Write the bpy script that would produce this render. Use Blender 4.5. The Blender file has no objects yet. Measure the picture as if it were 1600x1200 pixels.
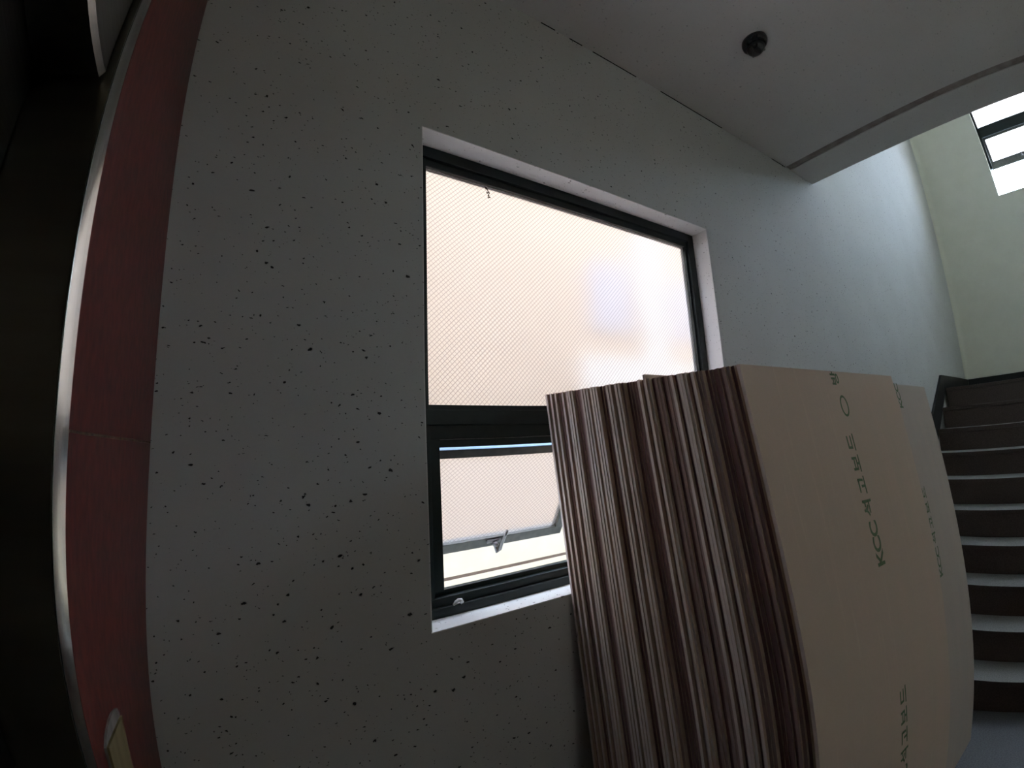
import bpy, bmesh, math, random
from mathutils import Vector, Matrix
random.seed(7)
S = bpy.context.scene
COL = S.collection

# ------------------------------------------------------------------ camera
cd = bpy.data.cameras.new('camera')
cam = bpy.data.objects.new('camera', cd)
COL.objects.link(cam)
S.camera = cam
CAM_D, CAM_H = 1.1208, 1.6214
YAW, PITCH, ROLL = 0.54803, 0.14149, -0.04885
f = Vector((math.sin(YAW) * math.cos(PITCH), math.cos(YAW) * math.cos(PITCH), math.sin(PITCH)))
rt = Vector((math.cos(YAW), -math.sin(YAW), 0))
up = rt.cross(f)
rt, up = math.cos(ROLL) * rt + math.sin(ROLL) * up, math.cos(ROLL) * up - math.sin(ROLL) * rt
cam.matrix_world = Matrix(((rt.x, up.x, -f.x, 0), (rt.y, up.y, -f.y, -CAM_D), (rt.z, up.z, -f.z, CAM_H), (0, 0, 0, 1)))
cd.type = 'PANO'                       # the photograph is an ultra wide, barrel-distorted phone picture
cd.sensor_fit = 'HORIZONTAL'
cd.sensor_width, cd.sensor_height = 36.0, 27.0
cd.clip_start = 0.01
cy = cd.cycles if hasattr(cd, 'cycles') and hasattr(cd.cycles, 'panorama_type') else cd
def cset(a, v):
    for o in (cy, cd):
        try:
            setattr(o, a, v); return
        except Exception:
            pass
cset('panorama_type', 'FISHEYE_LENS_POLYNOMIAL')
cset('fisheye_fov', math.pi)
for i, k in enumerate((0.0, -0.0650784725, -0.000778227, 0.000179517147, -5.41425276e-06)):
    cset('fisheye_polynomial_k%d' % i, k)

# ------------------------------------------------------------------ sky, exposure
w = bpy.data.worlds.new('sky'); S.world = w; w.use_nodes = True
bg = w.node_tree.nodes['Background']
bg.inputs['Color'].default_value = (0.60, 0.79, 1.0, 1)
bg.inputs['Strength'].default_value = 24.5
S.view_settings.view_transform = 'Standard'
S.view_settings.look = 'None'
S.view_settings.exposure = 0.0
S.view_settings.gamma = 1.0
S.view_settings.use_curve_mapping = False
try:
    S.cycles.use_denoising = True
    S.cycles.max_bounces = 16; S.cycles.diffuse_bounces = 8
    S.cycles.transmission_bounces = 12; S.cycles.glossy_bounces = 6
    S.cycles.sample_clamp_indirect = 0
    S.cycles.blur_glossy = 1.0
except Exception:
    pass

# ------------------------------------------------------------------ materials
def newmat(name):
    m = bpy.data.materials.new(name); m.use_nodes = True
    nt = m.node_tree; nt.nodes.clear()
    out = nt.nodes.new('ShaderNodeOutputMaterial')
    return m, nt, out
def nd(nt, typ, **kw):
    n = nt.nodes.new(typ)
    for k, v in kw.items():
        if k in n.inputs: n.inputs[k].default_value = v
        else: setattr(n, k, v)
    return n
def math_(nt, op, a, b=None, c=None, clamp=False):
    n = nt.nodes.new('ShaderNodeMath'); n.operation = op; n.use_clamp = clamp
    for i, v in enumerate((a, b, c)):
        if v is None: continue
        if isinstance(v, (int, float)): n.inputs[i].default_value = v
        else: nt.links.new(v, n.inputs[i])
    return n.outputs[0]
def mixc(nt, fac, a, b):
    n = nt.nodes.new('ShaderNodeMix'); n.data_type = 'RGBA'
    for s, v in ((n.inputs['Factor'], fac), (n.inputs[6], a), (n.inputs[7], b)):
        if isinstance(v, (int, float)): s.default_value = v
        elif isinstance(v, tuple): s.default_value = (*v, 1) if len(v) == 3 else v
        else: nt.links.new(v, s)
    return n.outputs[2]
def noise(nt, vec, scale, detail=4.0, rough=0.5):
    n = nd(nt, 'ShaderNodeTexNoise'); n.inputs['Scale'].default_value = scale
    n.inputs['Detail'].default_value = detail; n.inputs['Roughness'].default_value = rough
    nt.links.new(vec, n.inputs['Vector']); return n.outputs['Fac']
def coords(nt, scale=None, kind='Object'):
    t = nd(nt, 'ShaderNodeTexCoord').outputs[kind]
    if scale:
        mp = nd(nt, 'ShaderNodeMapping'); mp.inputs['Scale'].default_value = scale
        nt.links.new(t, mp.inputs['Vector']); return mp.outputs['Vector']
    return t
def ramp(nt, v, lo, hi):
    n = nd(nt, 'ShaderNodeMapRange'); n.inputs['From Min'].default_value = lo; n.inputs['From Max'].default_value = hi
    nt.links.new(v, n.inputs['Value']); return n.outputs['Result']
def bumpn(nt, h, strength, dist):
    b = nd(nt, 'ShaderNodeBump'); b.inputs['Strength'].default_value = strength; b.inputs['Distance'].default_value = dist
    nt.links.new(h, b.inputs['Height']); return b.outputs['Normal']
def principled(nt, out, color, rough=0.7, metal=0.0, spec=0.3, normal=None):
    p = nd(nt, 'ShaderNodeBsdfPrincipled')
    for s, v in ((p.inputs['Base Color'], color), (p.inputs['Roughness'], rough), (p.inputs['Metallic'], metal), (p.inputs['Specular IOR Level'], spec)):
        if isinstance(v, tuple): s.default_value = (*v, 1)
        elif isinstance(v, (int, float)): s.default_value = v
        else: nt.links.new(v, s)
    if normal is not None: nt.links.new(normal, p.inputs['Normal'])
    nt.links.new(p.outputs[0], out.inputs[0]); return p
def noisy(name, c1, c2, scale=(1, 1, 1), freq=20.0, rough=0.7, metal=0.0, spec=0.3, bump=0.0, bdist=0.002, detail=5.0):
    m, nt, out = newmat(name)
    v = coords(nt, scale); n = noise(nt, v, freq, detail)
    nrm = bumpn(nt, n, bump, bdist) if bump else None
    principled(nt, out, mixc(nt, ramp(nt, n, 0.3, 0.7), c1, c2), rough, metal, spec, nrm)
    return m

def pitted(name, base, base2, pit, density=1.0, amount=1.0, rough=0.75, spec=0.25):
    """painted plaster with small dark elongated pits, sized in metres"""
    m, nt, out = newmat(name)
    v = coords(nt, kind='Object')
    wob = nd(nt, 'ShaderNodeTexNoise'); wob.inputs['Scale'].default_value = 90; nt.links.new(v, wob.inputs['Vector'])
    wv = nd(nt, 'ShaderNodeVectorMath'); wv.operation = 'MULTIPLY_ADD'
    nt.links.new(wob.outputs['Color'], wv.inputs[0]); wv.inputs[1].default_value = (0.012,) * 3; nt.links.new(v, wv.inputs[2])
    mask = None
    for sc, thr, rad, st in ((44.0 * density, 0.08, 0.15, (0.52, 1, 1)), (66.0 * density, 0.05, 0.165, (0.6, 1, 1)), (120.0 * density, 0.25, 0.19, (0.65, 1, 1))):
        mp = nd(nt, 'ShaderNodeMapping'); mp.inputs['Scale'].default_value = st
        mp.inputs['Rotation'].default_value = (0, 0.25 if sc > 40 else -0.15, 0)
        nt.links.new(wv.outputs[0], mp.inputs['Vector'])
        vo = nd(nt, 'ShaderNodeTexVoronoi'); vo.inputs['Scale'].default_value = sc
        nt.links.new(mp.outputs['Vector'], vo.inputs['Vector'])
        sep = nd(nt, 'ShaderNodeSeparateColor'); nt.links.new(vo.outputs['Color'], sep.inputs[0])
        r = math_(nt, 'MULTIPLY', math_(nt, 'SUBTRACT', sep.outputs[0], thr, clamp=True), rad / (1 - thr))
        k = math_(nt, 'MULTIPLY', math_(nt, 'SUBTRACT', r, vo.outputs['Distance']), 40.0, clamp=True)
        k = math_(nt, 'MULTIPLY', k, amount)
        mask = k if mask is None else math_(nt, 'MAXIMUM', mask, k)
    big = ramp(nt, noise(nt, v, 3.0, 4), 0.3, 0.7)
    fine = noise(nt, v, 160.0, 3)
    col = mixc(nt, mask, mixc(nt, big, base, base2), pit)
    h = math_(nt, 'SUBTRACT', math_(nt, 'MULTIPLY', fine, 0.25), mask)
    principled(nt, out, col, rough, 0, spec, bumpn(nt, h, 0.35, 0.002))
    return m

M = {}
M['wall'] = pitted('speckled_plaster', (0.52, 0.525, 0.515), (0.56, 0.565, 0.555), (0.03, 0.03, 0.03))
M['wall_plain'] = noisy('painted_plaster', (0.68, 0.67, 0.585), (0.72, 0.71, 0.625), freq=6, bump=0.15)
M['reveal'] = pitted('white_reveal_plaster', (0.86, 0.85, 0.84), (0.90, 0.89, 0.88), (0.10, 0.09, 0.09), amount=0.7)
M['ceiling'] = pitted('ceiling_paint', (0.68, 0.67, 0.655), (0.72, 0.71, 0.70), (0.12, 0.12, 0.12), density=0.8, amount=0.35)
M['stain'] = noisy('groove_stain', (0.24, 0.19, 0.18), (0.40, 0.36, 0.34), freq=14, rough=0.9)
M['granite'] = noisy('red_granite', (0.065, 0.007, 0.006), (0.155, 0.027, 0.021), (1, 1, 0.45), freq=75, rough=0.38, spec=0.35, bump=0.05, detail=8)
M['mortar'] = noisy('pale_mortar', (0.035, 0.02, 0.015), (0.17, 0.12, 0.07), (1, 6, 1), freq=16, rough=0.9)
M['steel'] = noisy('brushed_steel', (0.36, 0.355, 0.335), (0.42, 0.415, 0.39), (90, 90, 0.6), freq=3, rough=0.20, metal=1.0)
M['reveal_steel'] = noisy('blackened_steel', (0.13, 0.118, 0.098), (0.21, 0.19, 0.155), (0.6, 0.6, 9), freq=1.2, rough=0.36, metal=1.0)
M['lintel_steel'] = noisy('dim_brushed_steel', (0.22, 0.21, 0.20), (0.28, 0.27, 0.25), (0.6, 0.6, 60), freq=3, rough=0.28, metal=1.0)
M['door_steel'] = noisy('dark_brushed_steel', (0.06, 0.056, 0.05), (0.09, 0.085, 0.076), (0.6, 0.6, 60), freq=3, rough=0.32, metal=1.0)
M['frame'] = noisy('dark_green_aluminium', (0.006, 0.012, 0.0115), (0.010, 0.018, 0.017), freq=40, rough=0.42, spec=0.35)
M['metal'] = noisy('worn_zinc', (0.13, 0.12, 0.125), (0.24, 0.225, 0.23), freq=90, rough=0.4, metal=0.8)
M['paper'] = None
M['pale_metal'] = noisy('pale_zinc', (0.55, 0.55, 0.55), (0.75, 0.75, 0.75), freq=90, rough=0.5, metal=0.2)
M['black'] = noisy('black_plastic', (0.01, 0.01, 0.011), (0.018, 0.018, 0.02), freq=30, rough=0.25, spec=0.5)
M['tread'] = noisy('grey_granite', (0.20, 0.205, 0.20), (0.36, 0.36, 0.355), freq=120, rough=0.55, bump=0.05, detail=8)
M['riser'] = noisy('dark_granite', (0.060, 0.044, 0.036), (0.105, 0.078, 0.066), freq=110, rough=0.45, spec=0.4, detail=8)
M['skirt'] = noisy('black_granite', (0.014, 0.014, 0.015), (0.028, 0.028, 0.028), freq=120, rough=0.5, spec=0.2)
M['floor'] = noisy('lobby_floor', (0.10, 0.11, 0.125), (0.19, 0.20, 0.22), freq=100, rough=0.45, detail=8)
M['cream'] = noisy('cream_render', (0.55, 0.435, 0.325), (0.60, 0.475, 0.36), freq=5, rough=0.9)
M['cream_line'] = noisy('brown_joint', (0.15, 0.10, 0.08), (0.18, 0.125, 0.10), freq=12, rough=0.9)
M['white_render'] = noisy('white_render', (0.66, 0.61, 0.55), (0.70, 0.65, 0.59), freq=5, rough=0.9)
M['house_glass'] = noisy('pale_sky_glass', (0.46, 0.43, 0.45), (0.51, 0.47, 0.49), freq=3, rough=0.25)  # pale tone stands for sky reflected in the house panes
M['plank_grey'] = noisy('weathered_plank', (0.16, 0.145, 0.13), (0.24, 0.22, 0.20), (8, 8, 0.6), freq=5, rough=0.7)
M['plank'] = noisy('raw_plank', (0.15, 0.112, 0.05), (0.21, 0.165, 0.08), (8, 8, 0.6), freq=5, rough=0.7)
M['dirt'] = noisy('dry_dirt', (0.05, 0.03, 0.02), (0.12, 0.08, 0.05), freq=60, rough=1)
M['print'] = noisy('green_ink', (0.10, 0.155, 0.075), (0.15, 0.20, 0.115), freq=90, rough=0.8)
M['asphalt'] = noisy('alley_paving', (0.35, 0.33, 0.30), (0.45, 0.43, 0.40), freq=6, rough=0.9)

def face_paper(name, a, b):
    m, nt, out = newmat(name)
    v = coords(nt)
    n1 = noise(nt, coords(nt, (3.5, 3.5, 0.5)), 3.0, 5)
    streak = noise(nt, coords(nt, (26, 26, 1.1)), 2.2, 4, 0.65)
    fine = noise(nt, v, 260, 2)
    c = mixc(nt, ramp(nt, n1, 0.3, 0.7), a, b)
    c = mixc(nt, math_(nt, 'MULTIPLY', ramp(nt, streak, 0.58, 0.78), 0.35), c, tuple(min(1, x * 1.35) for x in a))
    principled(nt, out, c, 0.75, 0, 0.2, bumpn(nt, fine, 0.1, 0.0006))
    return m
M['paper'] = face_paper('kraft_face_paper', (0.58, 0.47, 0.365), (0.62, 0.475, 0.375))
M['paper2'] = face_paper('kraft_face_paper_grey', (0.50, 0.43, 0.365), (0.54, 0.45, 0.38))
def edge_paper(name, a, b):
    return noisy(name, a, b, (30, 30, 1.5), freq=2.5, rough=0.8, spec=0.2)
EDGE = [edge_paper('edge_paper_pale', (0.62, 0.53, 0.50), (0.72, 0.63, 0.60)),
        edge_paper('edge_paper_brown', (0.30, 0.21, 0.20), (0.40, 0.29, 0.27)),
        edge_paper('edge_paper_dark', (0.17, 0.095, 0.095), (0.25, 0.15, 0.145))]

def pattern_glass(name):
    m, nt, out = newmat(name)
    v = coords(nt)
    sep = nd(nt, 'ShaderNodeSeparateXYZ'); nt.links.new(v, sep.inputs[0])
    x, z = sep.outputs[0], sep.outputs[2]
    P = 0.0130
    ln = []
    for sgn, wd in ((-1, 0.09), (1, 0.07)):
        s = math_(nt, 'MULTIPLY_ADD', z, 0.77 * sgn, math_(nt, 'MULTIPLY', x, 0.77))
        fr = math_(nt, 'FRACT', math_(nt, 'DIVIDE', s, P))
        dist = math_(nt, 'ABSOLUTE', math_(nt, 'SUBTRACT', fr, 0.5))        # 0.5 at the groove
        ln.append(dist)
    ha = math_(nt, 'SUBTRACT', 0.5, ln[0]); hb = math_(nt, 'SUBTRACT', 0.5, ln[1])
    hmin = math_(nt, 'MINIMUM', ha, hb)
    h = math_(nt, 'MINIMUM', hmin, 0.16)
    la = math_(nt, 'MULTIPLY', math_(nt, 'SUBTRACT', ln[0], 0.385), 16, clamp=True)
    lb = math_(nt, 'MULTIPLY', math_(nt, 'SUBTRACT', ln[1], 0.415), 14, clamp=True)
    line = math_(nt, 'MAXIMUM', la, lb)
    col = mixc(nt, line, (0.835, 0.775, 0.755), (0.54, 0.47, 0.475))
    nrm = bumpn(nt, h, 0.15, 0.002)
    g = nd(nt, 'ShaderNodeBsdfGlass'); g.inputs['Roughness'].default_value = 0.30; g.inputs['IOR'].default_value = 1.12
    nt.links.new(col, g.inputs['Color']); nt.links.new(nrm, g.inputs['Normal'])
    t = nd(nt, 'ShaderNodeBsdfTranslucent'); nt.links.new(col, t.inputs['Color'])
    mx = nd(nt, 'ShaderNodeMixShader'); mx.inputs[0].default_value = 0.06
    nt.links.new(g.outputs[0], mx.inputs[1]); nt.links.new(t.outputs[0], mx.inputs[2])
    nt.links.new(mx.outputs[0], out.inputs[0])
    return m
M['sky_tint'] = noisy('painted_sky_blue', (0.055, 0.12, 0.22), (0.07, 0.14, 0.25), freq=30, rough=0.4)  # blue colour stands for sky reflected on the sash top rail
M['glass'] = pattern_glass('diamond_pattern_glass')
def clear_dome():
    m, nt, out = newmat('smoked_dome')
    principled(nt, out, (0.012, 0.012, 0.015), 0.12, 0, 0.5); return m
M['dome'] = clear_dome()

# ------------------------------------------------------------------ mesh helpers
def link(name, bm, mats, parent=None, smooth=False):
    me = bpy.data.meshes.new(name)
    bmesh.ops.recalc_face_normals(bm, faces=bm.faces[:])
    bm.to_mesh(me); bm.free()
    for m in (mats if isinstance(mats, (list, tuple)) else [mats]): me.materials.append(m)
    if smooth:
        for p in me.polygons: p.use_smooth = True
    o = bpy.data.objects.new(name, me); COL.objects.link(o)
    if parent: o.parent = parent
    return o
def box(bm, x0, x1, y0, y1, z0, z1, bev=0.0):
    vs = [bm.verts.new((x, y, z)) for x in (x0, x1) for y in (y0, y1) for z in (z0, z1)]
    fs = [bm.faces.new([vs[i] for i in q]) for q in ((0, 1, 3, 2), (4, 6, 7, 5), (0, 4, 5, 1), (2, 3, 7, 6), (0, 2, 6, 4), (1, 5, 7, 3))]
    if bev:
        es = list({e for fc in fs for e in fc.edges})
        bmesh.ops.bevel(bm, geom=es, offset=bev, segments=2, affect='EDGES', profile=0.5)
    return vs
def prism(bm, poly, axis, a, b):
    """extrude a 2D polygon along an axis (0,1,2) from a to b"""
    def P(u, v, t):
        return {0: (t, u, v), 1: (u, t, v), 2: (u, v, t)}[axis]
    A = [bm.verts.new(P(u, v, a)) for u, v in poly]; B = [bm.verts.new(P(u, v, b)) for u, v in poly]
    bm.faces.new(A); bm.faces.new(B)
    n = len(poly)
    for i in range(n): bm.faces.new((A[i], A[(i + 1) % n], B[(i + 1) % n], B[i]))
def lathe(bm, prof, seg=32, axis='Z', c=(0, 0, 0)):
    rings = []
    for r, z in prof:
        ring = []
        for k in range(seg):
            a = 2 * math.pi * k / seg
            p = (r * math.cos(a), r * math.sin(a), z)
            if axis == 'Y': p = (p[0], p[2], p[1])
            if axis == 'X': p = (p[2], p[0], p[1])
            ring.append(bm.verts.new((p[0] + c[0], p[1] + c[1], p[2] + c[2])))
        rings.append(ring)
    for i in range(len(rings) - 1):
        for k in range(seg):
            bm.faces.new((rings[i][k], rings[i][(k + 1) % seg], rings[i + 1][(k + 1) % seg], rings[i + 1][k]))
    bm.faces.new(rings[0]); bm.faces.new(rings[-1])
def tube(bm, pts, r, seg=10):
    pts = [Vector(p) for p in pts]; rings = []
    for i, p in enumerate(pts):
        t = (pts[min(i + 1, len(pts) - 1)] - pts[max(i - 1, 0)]).normalized()
        a = t.orthogonal().normalized() if i == 0 else (rings_n - t * rings_n.dot(t)).normalized()
        rings_n = a; b = t.cross(a)
        rr = r[i] if isinstance(r, (list, tuple)) else r
        rings.append([bm.verts.new(p + rr * (math.cos(2 * math.pi * k / seg) * a + math.sin(2 * math.pi * k / seg) * b)) for k in range(seg)])
    for i in range(len(rings) - 1):
        for k in range(seg):
            bm.faces.new((rings[i][k], rings[i][(k + 1) % seg], rings[i + 1][(k + 1) % seg], rings[i + 1][k]))
    bm.faces.new(rings[0]); bm.faces.new(rings[-1])
def empty(name, loc=(0, 0, 0), label=None, cat=None, group=None, kind=None):
    o = bpy.data.objects.new(name, None); COL.objects.link(o); o.location = loc
    o.empty_display_size = 0.1
    tag(o, label, cat, group, kind); return o
def tag(o, label=None, cat=None, group=None, kind=None):
    if label: o['label'] = label
    if cat: o['category'] = cat
    if group: o['group'] = group
    if kind: o['kind'] = kind
    return o
def struct(name, bm, m, label=None, smooth=False):
    o = link(name, bm, m, None, smooth); tag(o, label, None, None, 'structure'); return o
NB = bmesh.new

# ------------------------------------------------------------------ room shell
XW, XF = -0.203, 6.83            # elevator wall, far stairwell wall
H, SLAB_T = 3.295, 0.17
XB = 3.21                        # edge of the ceiling slab over the stairs
TOP = 6.7
YS = -3.0                        # wall behind the viewer
WX0, WX1, WZ0, WZ1 = 0.400, 1.846, 1.137, 2.617        # window opening
T = 0.16

bm = NB()
R = 0.055                         # coved inner corner
xs = [XW - 0.2, WX0, WX1, XF - R]; zs = [-0.1, WZ0, WZ1, WZ0 + 3.47, WZ1 + 3.47, TOP + 0.1]   # unseen opening above added to brighten the far wall
for i in range(3):
    for k in range(5):
        if i == 1 and k in (1, 3): continue
        box(bm, xs[i], xs[i + 1], 0, T, zs[k], zs[k + 1])
bmesh.ops.remove_doubles(bm, verts=bm.verts[:], dist=1e-5)
dbl = {}
for fc in bm.faces: dbl.setdefault(tuple(round(c, 4) for c in fc.calc_center_median()), []).append(fc)
bmesh.ops.delete(bm, geom=[x for v in dbl.values() if len(v) > 1 for x in v], context='FACES')
box(bm, -6.0, XW - 0.2, T - 0.06, T, 0.0, 12.5)          # unseen facade added to both sides and above to block sky light
box(bm, XF + T, 11.0, T - 0.06, T, 0.0, 12.5)
box(bm, XW - 0.2, XF + T, T - 0.06, T, TOP + 0.1, 12.5)
struct('wall_north', bm, M['wall'], 'grey speckled plaster wall holding the large window')

wn = bpy.data.objects['wall_north']
for nm, bx in (('reveal_head', (WX0, WX1, 0.001, 0.079, WZ1 - 0.0025, WZ1 - 0.0002)), ('reveal_jamb', (WX1 - 0.0025, WX1 - 0.0002, 0.001, 0.079, WZ0 + 0.003, WZ1 - 0.003)),
               ('reveal_jamb', (WX0 + 0.0002, WX0 + 0.0025, 0.001, 0.079, WZ0 + 0.003, WZ1 - 0.003)), ('window_sill', (WX0, WX1, -0.002, 0.079, WZ0 + 0.0002, WZ0 + 0.003))):
    bm = NB(); box(bm, *bx); link(nm, bm, M['reveal'], wn)

# far wall with the high window
FX0, FX1, FZ0, FZ1 = -2.45, -0.772, 4.06, 6.2
bm = NB()
ys = [YS, FX0, FX1, -R]; zs = [-0.1, FZ0, FZ1, TOP + 0.1]
for i in range(3):
    for k in range(3):
        if i == 1 and k == 1: continue
        box(bm, XF, XF + T, ys[i], ys[i + 1], zs[k], zs[k + 1])
cv = [(XF - R, T), (XF + T, T), (XF + T, -R), (XF, -R)]
for k in range(1, 10):
    a = math.pi / 2 * k / 10
    cv.append((XF - R + R * math.cos(a), -R + R * math.sin(a)))
cv.append((XF - R, 0))
prism(bm, cv, 2, -0.1, TOP + 0.1)
struct('wall_east', bm, M['wall_plain'], 'plain plaster wall at the end of the stairs')

bm = NB()                        # wall behind the viewer, with an unseen opening added for fill daylight
ex0, ex1, ez0, ez1 = 0.95, 1.85, 2.25, 2.75
xs = [XW - 0.2, ex0, ex1, XF + T]; zs = [-0.1, ez0, ez1, TOP + 0.1]
for i in range(3):
    for k in range(3):
        if i == 1 and k == 1: continue
        box(bm, xs[i], xs[i + 1], YS - T, YS, zs[k], zs[k + 1])
struct('wall_south', bm, M['wall_plain'], 'plain plaster wall behind the viewer')

# elevator wall: core with door opening, granite slabs in front
DY0, DY1, DZ = -1.62, -0.492, 2.118
bm = NB()
box(bm, XW - 0.2, XW - 0.03, DY1 + 0.0345, 0, -0.1, TOP + 0.1)
box(bm, XW - 0.2, XW - 0.03, YS, DY0, -0.1, TOP + 0.1)
box(bm, XW - 0.2, XW - 0.03, DY0, DY1 + 0.012, DZ + 0.01, TOP + 0.1)
box(bm, XW - 0.03, XW, YS, 0, H, TOP + 0.1)
ww = struct('wall_west', bm, M['wall_plain'], 'wall beside the viewer faced with dark red granite around a steel elevator door')
zj = [0.0, 0.857, 1.657, H]
for k in range(3):
    bm = NB(); box(bm, XW - 0.03, XW, -0.459, 0.0, zj[k] + (0.0012 if k else 0), zj[k + 1] - 0.0012, 0.0012)
    link('granite_slab', bm, M['granite'], ww)
for k in range(3):
    bm = NB(); box(bm, XW - 0.03, XW, YS, DY0 - 0.03, zj[k] + (0.0012 if k else 0), zj[k + 1] - 0.0012, 0.0012)
    link('granite_slab', bm, M['granite'], ww)

bm = NB()
for k in (1, 2): box(bm, XW - 0.02, XW + 0.0002, -0.458, -0.002, zj[k] - 0.0016, zj[k] + 0.0016)
link('joint_mortar', bm, M['mortar'], ww)
# ceiling slab with a drip groove near its edge
bm = NB()
box(bm, XW, 2.832, YS, 0, H, H + SLAB_T)
box(bm, 2.900, XB, YS, 0, H, H + SLAB_T)
box(bm, 2.832, 2.900, YS, 0, H + 0.010, H + SLAB_T)
ce = struct('ceiling', bm, M['ceiling'], 'grey painted ceiling slab that ends over the stairs')
bm = NB(); box(bm, 2.8325, 2.8995, YS, -0.001, H + 0.006, H + 0.0098)
link('drip_groove', bm, M['stain'], ce)['label'] = 'brown stained groove along the ceiling edge'
bm = NB()                        # hairline crack where the slab meets the wall
for x0, x1 in ((0.905, 0.975), (1.05, 1.12), (1.18, 1.45), (1.62, 2.13), (2.66, 2.83)):
    prism(bm, [(-0.0030, H - 0.0001), (-0.0001, H - 0.0001), (-0.0001, H - 0.0026)], 0, x0, x1)
link('joint_crack', bm, M['black'], ce)
bm = NB(); box(bm, XW - 0.2, XF + T, YS - T, T, TOP, TOP + 0.15)
struct('ceiling_stairwell', bm, M['wall_plain'], 'roof slab high over the stairwell')
bm = NB(); box(bm, XW - 0.35, XF + T, YS - T, T, -0.12, 0.0)
struct('floor', bm, M['floor'], 'dark polished lobby floor')

# ------------------------------------------------------------------ elevator door (door_1)
d1 = empty('door_1', (XW, -1.05, 0), 'dark brushed steel elevator door in a polished steel frame', None, None, 'structure')
def child(name, bm, m, parent, smooth=False):
    """mesh is given in world coordinates"""
    bmesh.ops.translate(bm, verts=bm.verts[:], vec=-parent.matrix_world.translation) if False else None
    o = link(name, bm, m, parent, smooth)
    o.matrix_parent_inverse = Matrix.Translation(parent.location).inverted()
    return o
bm = NB()                        # jamb with a slightly turned, softly rounded front face
pr = [(XW - 0.028, -0.4605), (XW, -0.4605)]
A = Vector((XW, -0.4605)); B = Vector((XW - 0.0076, -0.4790))
for k in range(7):
    t = k / 6; p = A.lerp(B, t); bow = 0.00035 * math.sin(math.pi * t)
    pr.append((p.x + bow * 0.93, p.y - bow * 0.36))
pr += [(XW - 0.0082, -0.4796), (XW - 0.0093, -0.4793), (XW - 0.0093, -0.4640), (XW - 0.028, -0.4640)]
prism(bm, pr, 2, 0, 2.42)
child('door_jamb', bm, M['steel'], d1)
bm = NB()
prism(bm, [(p[0], 2 * -1.05 - p[1] - 0.001) for p in pr], 2, 0, 2.42)
child('door_jamb', bm, M['steel'], d1)
for y0, y1 in ((-0.4805, -0.4645), (-1.6365, -1.6205)):
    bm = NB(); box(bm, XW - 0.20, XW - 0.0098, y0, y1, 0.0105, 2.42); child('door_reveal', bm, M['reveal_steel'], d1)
bm = NB(); box(bm, XW - 0.45, XW - 0.21, DY0 - 0.1, DY1 + 0.1, -0.1, 2.6); child('light_block', bm, M['black'], d1)  # unseen black box added to stop sky light leaking past the door
bm = NB()                        # lintel with a small chamfer along its lower edge
xl = XW - 0.019
prism(bm, [(xl, 2.126), (xl, 2.42), (xl - 0.02, 2.42), (xl - 0.1, 2.42), (xl - 0.1, 2.116), (xl - 0.0062, 2.116)], 1, -1.612, -0.489)
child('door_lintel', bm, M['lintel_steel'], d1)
bm = NB(); box(bm, XW - 0.028, XW, -1.64, -0.4615, 2.4225, 2.45); child('door_head_trim', bm, M['steel'], d1)
for y0, y1 in ((-1.049, -0.486), (-1.615, -1.052)):
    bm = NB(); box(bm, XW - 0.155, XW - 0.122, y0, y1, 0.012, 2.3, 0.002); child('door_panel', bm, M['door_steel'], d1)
bm = NB(); box(bm, XW - 0.2, XW - 0.002, -1.61, -0.49, 0.0005, 0.01); child('door_sill', bm, M['steel'], d1)

# ------------------------------------------------------------------ the large window (window_1)
FY0, FY1 = 0.080, 0.122          # frame depth range
YG = 0.105
w1 = empty('window_1', (1.123, 0.08, WZ0), 'dark green framed window with patterned glass and an open lower sash', None, None, 'structure')
fw = 0.045
bm = NB()
box(bm, WX0, WX0 + fw, FY0 + 0.008, FY1, WZ0, WZ1, 0.002)
box(bm, WX1 - fw, WX1, FY0, FY1, WZ0, WZ1, 0.002)
box(bm, WX0, WX1, FY0, FY1, WZ1 - 0.040, WZ1, 0.002)                     # head
box(bm, WX0 + fw, WX1 - fw, FY0 + 0.012, FY1, WZ1 - 0.066, WZ1 - 0.039, 0.002)    # glazing bead under the head
box(bm, WX1 - fw - 0.012, WX1 - fw + .001, FY0 + 0.012, FY1, 1.66, WZ1 - 0.05, 0.002)
box(bm, WX0, WX1, FY0 - 0.006, FY1, WZ0, WZ0 + 0.030, 0.002)             # foot rail, three steps
box(bm, WX0, WX1, FY0 + 0.004, FY1, WZ0 + 0.029, WZ0 + 0.055, 0.002)
box(bm, WX0, WX1, FY0 + 0.022, FY1, WZ0 + 0.054, WZ0 + 0.070, 0.002)
child('window_frame', bm, M['frame'], w1)
bm = NB()
box(bm, WX0 + 0.01, WX1 - 0.01, FY0 + 0.012, FY1, 1.735, 1.752, 0.002)
box(bm, WX0 + 0.01, WX1 - 0.01, FY0 + 0.004, FY1, 1.690, 1.736, 0.002)
box(bm, WX0 + 0.01, WX1 - 0.01, FY0 + 0.014, FY1, 1.6475, 1.691, 0.002)
box(bm, WX0 + 0.01, WX1 - 0.01, FY0 + 0.018, FY0 + 0.028, 1.6225, 1.648, 0.001)
child('transom_bar', bm, M['frame'], w1)
bm = NB()
box(bm, WX0 + 0.04, WX0 + 0.078, FY0 + 0.016, FY1, WZ0 + 0.066, 1.65, 0.002)       # lower light stiles
box(bm, 1.085, 1.165, FY0 + 0.010, FY1, WZ0 + 0.066, 1.65, 0.002)
box(bm, WX1 - 0.078, WX1 - 0.04, FY0 + 0.016, FY1, WZ0 + 0.066, 1.65, 0.002)
child('mullion', bm, M['frame'], w1)
bm = NB(); box(bm, WX0 + 0.03, WX1 - 0.03, YG, YG + 0.005, 1.745, WZ1 - 0.03)
child('upper_pane', bm, M['glass'], w1)
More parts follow.
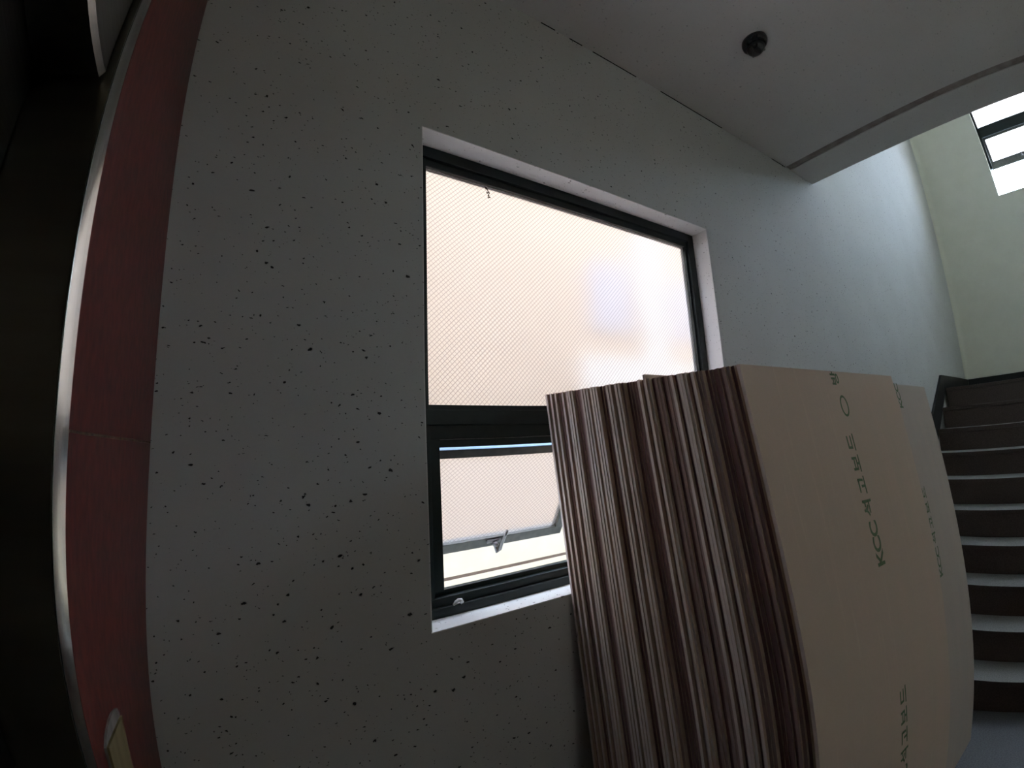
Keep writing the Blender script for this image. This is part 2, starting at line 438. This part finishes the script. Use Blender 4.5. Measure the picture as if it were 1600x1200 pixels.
bm = NB()                        # thin weather lip along the transom's lower edge
box(bm, WX0 + 0.078, 1.085, FY0 + 0.012, FY0 + 0.017, 1.6455, 1.6475)
child('weather_strip', bm, M['metal'], w1)

def sash(x0, x1, ang, handle=True):
    """top hung sash, local x along the width, z = 0 at the hinge, y outward"""
    L, tk = 0.425, 0.030
    s = empty('sash'); s.parent = w1
    s.matrix_parent_inverse = Matrix.Translation(w1.location).inverted()
    s.location = (x0, 0.112, 1.6125); s.rotation_euler = (ang, 0, 0)
    W = x1 - x0
    bm = NB()
    box(bm, 0, W, 0, tk, -0.030, 0, 0.0015)
    box(bm, 0, 0.034, 0, tk, -L, -0.029, 0.0015)
    box(bm, W - 0.034, W, 0, tk, -L, -0.029, 0.0015)
    box(bm, 0, W, 0, tk, -L, -L + 0.040, 0.0015)
    link('sash_frame', bm, M['frame2'], s)
    bm = NB(); box(bm, 0.036, W - 0.036, 0.001, tk - 0.001, 0.0002, 0.0014)  # thin strip that carries the sky reflection in its colour
    link('sky_reflection_strip', bm, M['sky_tint'], s)['label'] = 'sky reflection painted pale blue on the top rail'
    bm = NB(); box(bm, 0.026, W - 0.026, 0.012, 0.017, -L + 0.033, -0.024)
    link('sash_pane', bm, M['glass'], s)
    if handle:
        bm = NB()
        hx = 0.333
        box(bm, hx - 0.045, hx + 0.012, -0.007, 0.0005, -L + 0.020, -L + 0.034, 0.002)
        lathe(bm, [(0.002, -0.024), (0.009, -0.023), (0.0105, -0.016), (0.0105, -0.006), (0.008, 0.0)], 16, 'Y', (hx - 0.012, 0, -L + 0.018))
        tube(bm, [(hx - 0.012, -0.018, -L + 0.010), (hx - 0.004, -0.021, -L - 0.008), (hx + 0.006, -0.022, -L + 0.002), (hx + 0.008, -0.022, -L + 0.03), (hx + 0.010, -0.026, -L + 0.060), (hx + 0.012, -0.028, -L + 0.090)],
             [0.007, 0.009, 0.0085, 0.007, 0.0055, 0.0055], 10)
        link('handle', bm, M['metal'], s, True)['label'] = 'worn metal lever handle'
    return s
M['frame2'] = noisy('weathered_sash_aluminium', (0.045, 0.042, 0.036), (0.075, 0.07, 0.06), freq=40, rough=0.4, spec=0.5)
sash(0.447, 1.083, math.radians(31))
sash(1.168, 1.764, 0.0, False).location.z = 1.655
bm = NB()                        # strike plate left on the foot rail
tube(bm, [(0.495, 0.073, 1.168), (0.500, 0.069, 1.176), (0.508, 0.068, 1.180), (0.518, 0.069, 1.178), (0.523, 0.072, 1.171), (0.519, 0.075, 1.166)], [0.0035, 0.0045, 0.005, 0.005, 0.004, 0.003], 8)
box(bm, 0.497, 0.522, 0.0755, 0.0845, 1.164, 1.170, 0.001)
child('strike_catch', bm, M['pale_metal'], w1, True)['label'] = 'small pale metal catch'
bm = NB()                        # clump of dirt hanging on the pane
for k in range(15):
    t = k / 14
    c = Vector((0.679 + 0.010 * t + random.uniform(-.005, .005), YG - 0.003, 2.543 - 0.040 * t + random.uniform(-.003, .003)))
    bmesh.ops.create_icosphere(bm, subdivisions=1, radius=random.uniform(0.0016, 0.0042) * (1.3 - 0.6 * t), matrix=Matrix.Translation(c) @ Matrix.Rotation(random.random() * 3, 4, 'Y') @ Matrix.Diagonal((1.5, 0.6, 0.8, 1)))
child('dirt_clump', bm, M['dirt'], w1)['label'] = 'dark clump of dirt on the pane'

# ------------------------------------------------------------------ high stairwell window (window_2)
w2 = empty('window_2', (XF + 0.08, -1.5, FZ0), 'high window in the stairwell wall with an open sash', None, None, 'structure')
gx0, gx1 = XF + 0.08, XF + 0.15
bm = NB()
box(bm, gx0, gx1, FX1 - 0.03, FX1, 4.43, FZ1, 0.002)
box(bm, gx0, gx1, FX0, FX0 + 0.03, FZ0, FZ1, 0.002)
box(bm, gx0, gx1, FX0, FX1, FZ1 - 0.05, FZ1, 0.002)
box(bm, gx0, gx1, FX0, FX1, FZ0, FZ0 + 0.035, 0.002)
child('window_frame', bm, M['frame'], w2)
bm = NB(); box(bm, gx0, gx1, FX0, FX1, 4.853, 4.995, 0.003); child('transom_bar', bm, M['frame'], w2)
bm = NB(); box(bm, gx0 + 0.03, gx0 + 0.035, FX0 + 0.02, FX1 - 0.02, 4.98, FZ1 - 0.04); child('upper_pane', bm, M['glass'], w2)
s2 = empty('sash'); s2.parent = w2; s2.matrix_parent_inverse = Matrix.Translation(w2.location).inverted()
s2.location = (gx0 + 0.02, FX1 - 0.006, 4.855); s2.rotation_euler = (0, math.radians(-20), 0)
LL = 0.40; WW = (FX1 - FX0) - 0.04
bm = NB()
box(bm, 0, 0.03, -WW, 0, -0.03, 0, 0.0015); box(bm, 0, 0.03, -WW, 0, -LL, -LL + 0.095, 0.0015)
box(bm, 0, 0.03, -0.055, 0, -LL, 0, 0.0015); box(bm, 0, 0.03, -WW, -WW + 0.035, -LL, 0, 0.0015)
link('sash_frame', bm, M['frame2'], s2)
bm = NB(); box(bm, 0.012, 0.017, -WW + 0.025, -0.025, -LL + 0.085, -0.02); link('sash_pane', bm, M['glass'], s2)
bm = NB(); box(bm, -0.012, 0.0, -0.50, -0.43, -LL + 0.05, -LL + 0.065, 0.002)
tube(bm, [(-0.012, -0.455, -LL + 0.058), (-0.026, -0.45, -LL + 0.075), (-0.028, -0.44, -LL + 0.10)], 0.007, 8)
link('handle', bm, M['metal'], s2)

# ------------------------------------------------------------------ stairs
SX, ST, SR = 3.151, 0.2752, 0.19245
SY = -1.40
st = empty('staircase', (SX, SY / 2, 0), 'dark granite staircase climbing along the wall behind the leaning boards', 'staircase')
for k in range(10):
    x = SX + k * ST; z = (k + 1) * SR
    bm = NB(); box(bm, x, x + 0.02, SY, -0.021, k * SR + (0.0 if k == 0 else 0.001), z - 0.031); child('riser', bm, M['riser'], st)
    x1 = x + ST + 0.018 if k < 9 else XF - 0.001
    bm = NB(); box(bm, x - 0.012, x1, SY, -0.021, z - 0.030, z, 0.002)
    t_ = child('tread' if k < 9 else 'landing', bm, [M['tread'], M['riser']], st)
    for p in t_.data.polygons: p.material_index = 0 if p.normal.z > 0.9 else 1
bm = NB()                        # structural carriage under the steps
poly = [(SX + 0.03, 0.001)]
for k in range(10):
    poly += [(SX + k * ST + 0.022, (k + 1) * SR - 0.033), (SX + (k + 1) * ST + 0.02 if k < 9 else XF - 0.002, (k + 1) * SR - 0.033)]
poly += [(XF - 0.002, 0.001)]
prism(bm, poly, 1, SY + 0.01, -0.022); child('carriage', bm, M['wall_plain'], st)
bm = NB()                        # skirting along the wall, sloped with the steps then level
prism(bm, [(SX - 0.10, 0.001), (SX - 0.10, 0.24), (SX - 0.04, 1.717 + 0.699 * (SX - 0.04 - 5.06)), (5.53, 2.050), (XF - 0.02, 2.055), (XF - 0.02, 1.9), (5.6, 1.9), (SX + 0.1, 0.001)], 1, -0.020, -0.001)
child('skirting', bm, M['skirt'], st)
bm = NB(); box(bm, XF - 0.02, XF - 0.001, YS + 0.01, -0.021, 1.926, 2.055, 0.002)
struct('baseboard_east', bm, M['skirt'], 'black skirting on the landing wall')

# ------------------------------------------------------------------ ceiling camera
c0 = empty('dome_camera', (1.757, -0.408, H), 'small black dome security camera on the ceiling', 'camera')
bm = NB(); lathe(bm, [(0.052, 0.0), (0.053, -0.010), (0.050, -0.024), (0.040, -0.030)], 32); link('base_ring', bm, M['black'], c0, True)
bm = NB(); lathe(bm, [(0.0385, -0.028), (0.038, -0.038), (0.034, -0.050), (0.026, -0.060), (0.014, -0.066), (0.002, -0.068)], 32); link('dome', bm, M['dome'], c0, True)
bm = NB(); lathe(bm, [(0.006, 0), (0.006, -0.004), (0.003, -0.006)], 12, c=(0.048, -0.012, -0.0275)); link('screw', bm, M['metal'], c0, True)
bm = NB(); tube(bm, [(0.050, 0.030, -0.012), (0.066, 0.042, -0.006), (0.075, 0.048, 0.0)], 0.006, 8); link('cable', bm, M['black'], c0, True)

# ------------------------------------------------------------------ gypsum boards
BW, BL = 0.90, 1.80
def board_mesh(name, thick, length=BL, nseg=10, sag=0.011):
    """x width, y thickness (0 back, -thick front), z length; sags toward the back in its right half"""
    bm = NB()
    nx = 4; grid = {}
    for s in (0, 1):
        for i in range(nx + 1):
            for k in range(nseg + 1):
                u, t = i / nx, k / nseg
                y = (-thick if s else 0.0) + sag * u * math.sin(math.pi * t)
                grid[s, i, k] = bm.verts.new((u * BW, y, t * length))
    def q(a, b, c, d, m): bm.faces.new((a, b, c, d)).material_index = m
    for i in range(nx):
        for k in range(nseg):
            for s in (0, 1): q(grid[s, i, k], grid[s, i + 1, k], grid[s, i + 1, k + 1], grid[s, i, k + 1], 0)
        for k in (0, nseg): q(grid[0, i, k], grid[0, i + 1, k], grid[1, i + 1, k], grid[1, i, k], 1)
    for k in range(nseg):
        for i in (0, nx): q(grid[0, i, k], grid[0, i, k + 1], grid[1, i, k + 1], grid[1, i, k], 1)
    bmesh.ops.recalc_face_normals(bm, faces=bm.faces[:])
    me = bpy.data.meshes.new(name); bm.to_mesh(me); bm.free()
    return me
TH = 0.0090
BASE = board_mesh('gypsum_board', TH)
variants = []
for e in EDGE:
    me = BASE.copy(); me.materials.append(M['paper']); me.materials.append(e); variants.append(me)
ME_TALL = board_mesh('gypsum_board', TH, BL + 0.013); ME_TALL.materials.append(M['paper']); ME_TALL.materials.append(EDGE[0])
ME_GREY = BASE.copy(); ME_GREY.materials.append(M['paper2']); ME_GREY.materials.append(EDGE[1])

ONES = 'first second third fourth fifth sixth seventh eighth ninth'.split()
TEENS = 'tenth eleventh twelfth thirteenth fourteenth fifteenth sixteenth seventeenth eighteenth nineteenth'.split()
TENS = {2: ('twentieth', 'twenty'), 3: ('thirtieth', 'thirty'), 4: ('fortieth', 'forty'), 5: ('fiftieth', 'fifty'), 6: ('sixtieth', 'sixty')}
def ordinal(n):
    if n < 10: return ONES[n - 1]
    if n < 20: return TEENS[n - 10]
    a, b = divmod(n, 10)
    return TENS[a][0] if b == 0 else TENS[a][1] + '-' + ONES[b - 1]

OFF = [0, 0.8, 0, 0.8, 0, 0.8, 0.8, 0, 0.7, 0, 0, 0, 0.8, 0.8, 0.5, 0.1, 0.1, 0.1, 0.9, -0.3, -0.3, -0.3, 1, 1, 1, -0.3, -0.3, 0.8, -0.1, -0.1, 0.5, 1.6, 1.6, 1.6, 1.6, 1, -0.3, 0.5, 0.9, 0, 0.9, 0.4, 0.4, 0.9, 0.6, 0.6, 0.1, 0.8, 0.1, -0.2, -0.2, 0.8, -0.1, 0.6, 0.6, 1.8, 1.8, 1.8, 0.9, 1.1, 0.4, 0.7, 1.2, 2.2, 0]
N = len(OFF)
def place_board(me, xl, yt, lean, yaw, length=BL):
    """(xl, yt) = top left corner of the back face"""
    o = bpy.data.objects.new('gypsum_board', me); COL.objects.link(o)
    Rm = Matrix.Rotation(yaw, 4, 'Z') @ Matrix.Rotation(-lean, 4, 'X')
    top = Rm @ Vector((0, 0, length))
    foot = Vector((xl, yt, 0)) - Vector((top.x, top.y, 0))
    o.matrix_world = Matrix.Translation((foot.x, foot.y, TH * math.sin(lean) + 0.0006)) @ Rm
    return o
front = None
for i, c in enumerate(OFF):
    t = (i + 0.0) / (N - 1)
    yt = 0.076 - i * (0.610 / (N - 1))
    xl = 0.861 + 0.160 * t + 0.010 * c + random.uniform(-0.0012, 0.0012)
    lean = math.radians(7.25 - 0.32 * t); yaw = math.radians(-3.2 * t)
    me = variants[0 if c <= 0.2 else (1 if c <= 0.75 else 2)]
    look = 'pale protruding edge' if c <= 0.2 else ('brown edge' if c <= 0.75 else 'dark set-back edge')
    L = BL
    if i == 38: me = ME_TALL; L = BL + 0.013; xl -= 0.014
    o = place_board(me, xl, yt, lean, yaw, L)
    if i == 0: lab = 'gypsum board with pale edge, innermost of the near stack, against the window'
    elif i == N - 1: lab = 'front gypsum board of the near stack, broad tan face with green lettering'
    elif i == 38: lab = 'gypsum board standing a little taller than the rest of the near stack'
    elif i < 33: lab = 'gypsum board with %s, %s from the window in the near stack' % (look, ordinal(i + 1))
    else: lab = 'gypsum board with %s, %s from the front of the near stack' % (look, ordinal(N - i))
    tag(o, lab, 'board', 'gypsum boards leaning under the window')
    front = o
N2 = 46
front2 = None
for i in range(N2):
    t = i / (N2 - 1)
    yt = -0.012 - i * ((0.481 - 0.012 - TH) / (N2 - 1))
    o = place_board(ME_GREY, 1.910 + (random.uniform(0.0, 0.003) if i < N2 - 1 else 0.0), yt, math.radians(6.66), 0.0)
    if i == N2 - 1:
        tag(o, 'front gypsum board of the farther stack beside the stairs, half covered by the near stack', 'board', 'gypsum boards stacked beside the stairs'); front2 = o
    else:
        tag(o, 'gypsum board hidden behind the front board of the farther stack', 'board', 'gypsum boards hidden in the farther stack')

# lettering printed up the face of the boards, reading from bottom to top
def glyph_mesh(txt, size, parent, u, v, name='printed_lettering', spread=1.0):
    """baseline runs along +z of the board at x = u, starting at z = v; glyph tops point to -x"""
    cu = bpy.data.curves.new(name, 'FONT'); cu.body = txt; cu.size = size; cu.extrude = 0.00012; cu.space_character = spread
    cu.offset = size * 0.022
    tmp = bpy.data.objects.new(name, cu); COL.objects.link(tmp)
    dg = bpy.context.evaluated_depsgraph_get()
    me = bpy.data.meshes.new_from_object(tmp.evaluated_get(dg)); me.name = name
    bpy.data.objects.remove(tmp)
    me.materials.clear(); me.materials.append(M['print'])
    sagf = lambda z, x: 0.011 * (x / BW) * math.sin(math.pi * max(0, min(1, z / BL)))
    for vv in me.vertices:
        X, Y, Z = vv.co
        x, z = u - Y, v + X
        vv.co = (x, -TH - 0.0003 - Z + sagf(z, x), z)
    o = bpy.data.objects.new(name, me); COL.objects.link(o); o.parent = parent; o['label'] = 'faded green printed lettering'
    return o
def ellipse_ring(parent, u, v, a, b, wd, name='printed_mark'):
    bm = NB(); n = 40; r = []
    for k in range(n):
        an = 2 * math.pi * k / n
        row = []
        for s in (1.0, None):
            A_, B_ = (a, b) if s else (a - wd, b - wd)
            x, z = u + A_ * math.cos(an), v + B_ * math.sin(an)
            row.append(bm.verts.new((x, -TH - 0.0004 + 0.011 * (x / BW) * math.sin(math.pi * z / BL), z)))
        r.append(row)
    for k in range(n): bm.faces.new((r[k][0], r[(k + 1) % n][0], r[(k + 1) % n][1], r[k][1]))
    return link(name, bm, M['print'], parent)
KO = 'KCC \uc11d\uace0\ubcf4\ub4dc'
def lettering(parent, u, v):
    glyph_mesh('KCC', 0.066, parent, u, v, spread=0.86)
    for k, ch in enumerate('\uc11d\uace0\ubcf4\ub4dc'):
        glyph_mesh(ch, 0.058, parent, u - 0.004, v + 0.138 + k * 0.0620)
lettering(front, 0.486, BL - 0.568)
ellipse_ring(front, 0.482, BL - 0.108, 0.024, 0.033, 0.007)
glyph_mesh('\ubc29', 0.050, front, 0.486, BL - 0.046)
lettering(front, 0.497, BL - 0.568 - 0.712)
lettering(front2, 0.470, BL - 0.82)
glyph_mesh('KCC', 0.060, front2, 0.474, BL - 0.110, spread=0.86)

# ------------------------------------------------------------------ plank leaning on the granite
pk = empty('plank', (-0.187, -0.33, 0.0), 'short raw wooden plank standing against the red granite beside the elevator', 'plank')
bm = NB(); prism(bm, [(-0.4105, 0.001), (-0.4052, 1.2486), (-0.2912, 1.2422), (-0.295, 0.001)], 0, -0.1986, -0.1950)
child('front_ply', bm, M['plank'], pk)
bm = NB(); prism(bm, [(-0.4084, 0.001), (-0.4052, 1.2475), (-0.3881, 1.2582), (-0.3731, 1.2625), (-0.3538, 1.2663), (-0.3292, 1.2657), (-0.3003, 1.2593), (-0.2918, 1.2475), (-0.296, 0.001)], 0, -0.2026, -0.1989)
child('back_ply', bm, M['plank_grey'], pk)

# ------------------------------------------------------------------ outside: alley and the house across it
YO = 2.6
bl = empty('house', (2.5, YO, 0), 'cream rendered house wall across the alley, seen through the glass', 'building')
bm = NB(); box(bm, -6, 11, YO, YO + 0.3, 0.458, 6.5); child('house_wall', bm, M['cream'], bl)
bm = NB(); box(bm, -6, 11, YO - 0.004, YO + 0.3, 0.0, 0.426); child('house_base', bm, M['cream'], bl)
bm = NB(); box(bm, -6, 11, YO + 0.012, YO + 0.3, 0.4265, 0.4575); child('house_joint', bm, M['cream_line'], bl)
for x0, x1, z0, z1 in ((3.45, 4.15, 2.95, 3.85), (4.95, 5.6, 2.95, 3.85)):
    bm = NB(); box(bm, x0, x1, YO - 0.02, YO - 0.001, z0, z1, 0.004); wf = child('house_window', bm, M['house_glass'], bl)
bm = NB(); box(bm, 3.2, 5.9, YO - 0.10, YO - 0.002, 1.95, 2.6, 0.01); child('balcony_parapet', bm, M['white_render'], bl)
bm = NB(); box(bm, 4.33, 4.75, YO - 0.06, YO - 0.002, 2.601, 4.5, 0.01); child('pilaster', bm, M['white_render'], bl)
bm = NB(); box(bm, -12, 30, T + 0.001, 30, -0.12, 0.0)
box(bm, -12, 30, -14, YS - T - 0.001, -0.12, 0.0)
struct('ground', bm, M['asphalt'], 'pale alley paving outside')
bs = empty('bounce_wall', (1.5, -5.6, 0), 'tall unseen wall added behind the viewer to bounce light', 'wall')  # unseen wall added to bounce warm light in through the south opening
bm = NB(); box(bm, -6, 9.5, -5.9, -5.6, 0.0, 7.5); child('bounce_wall_body', bm, M['cream'], bs)
bm = NB(); box(bm, -6.05, 9.55, -5.95, -5.55, 7.501, 7.6); child('bounce_wall_coping', bm, M['cream'], bs)
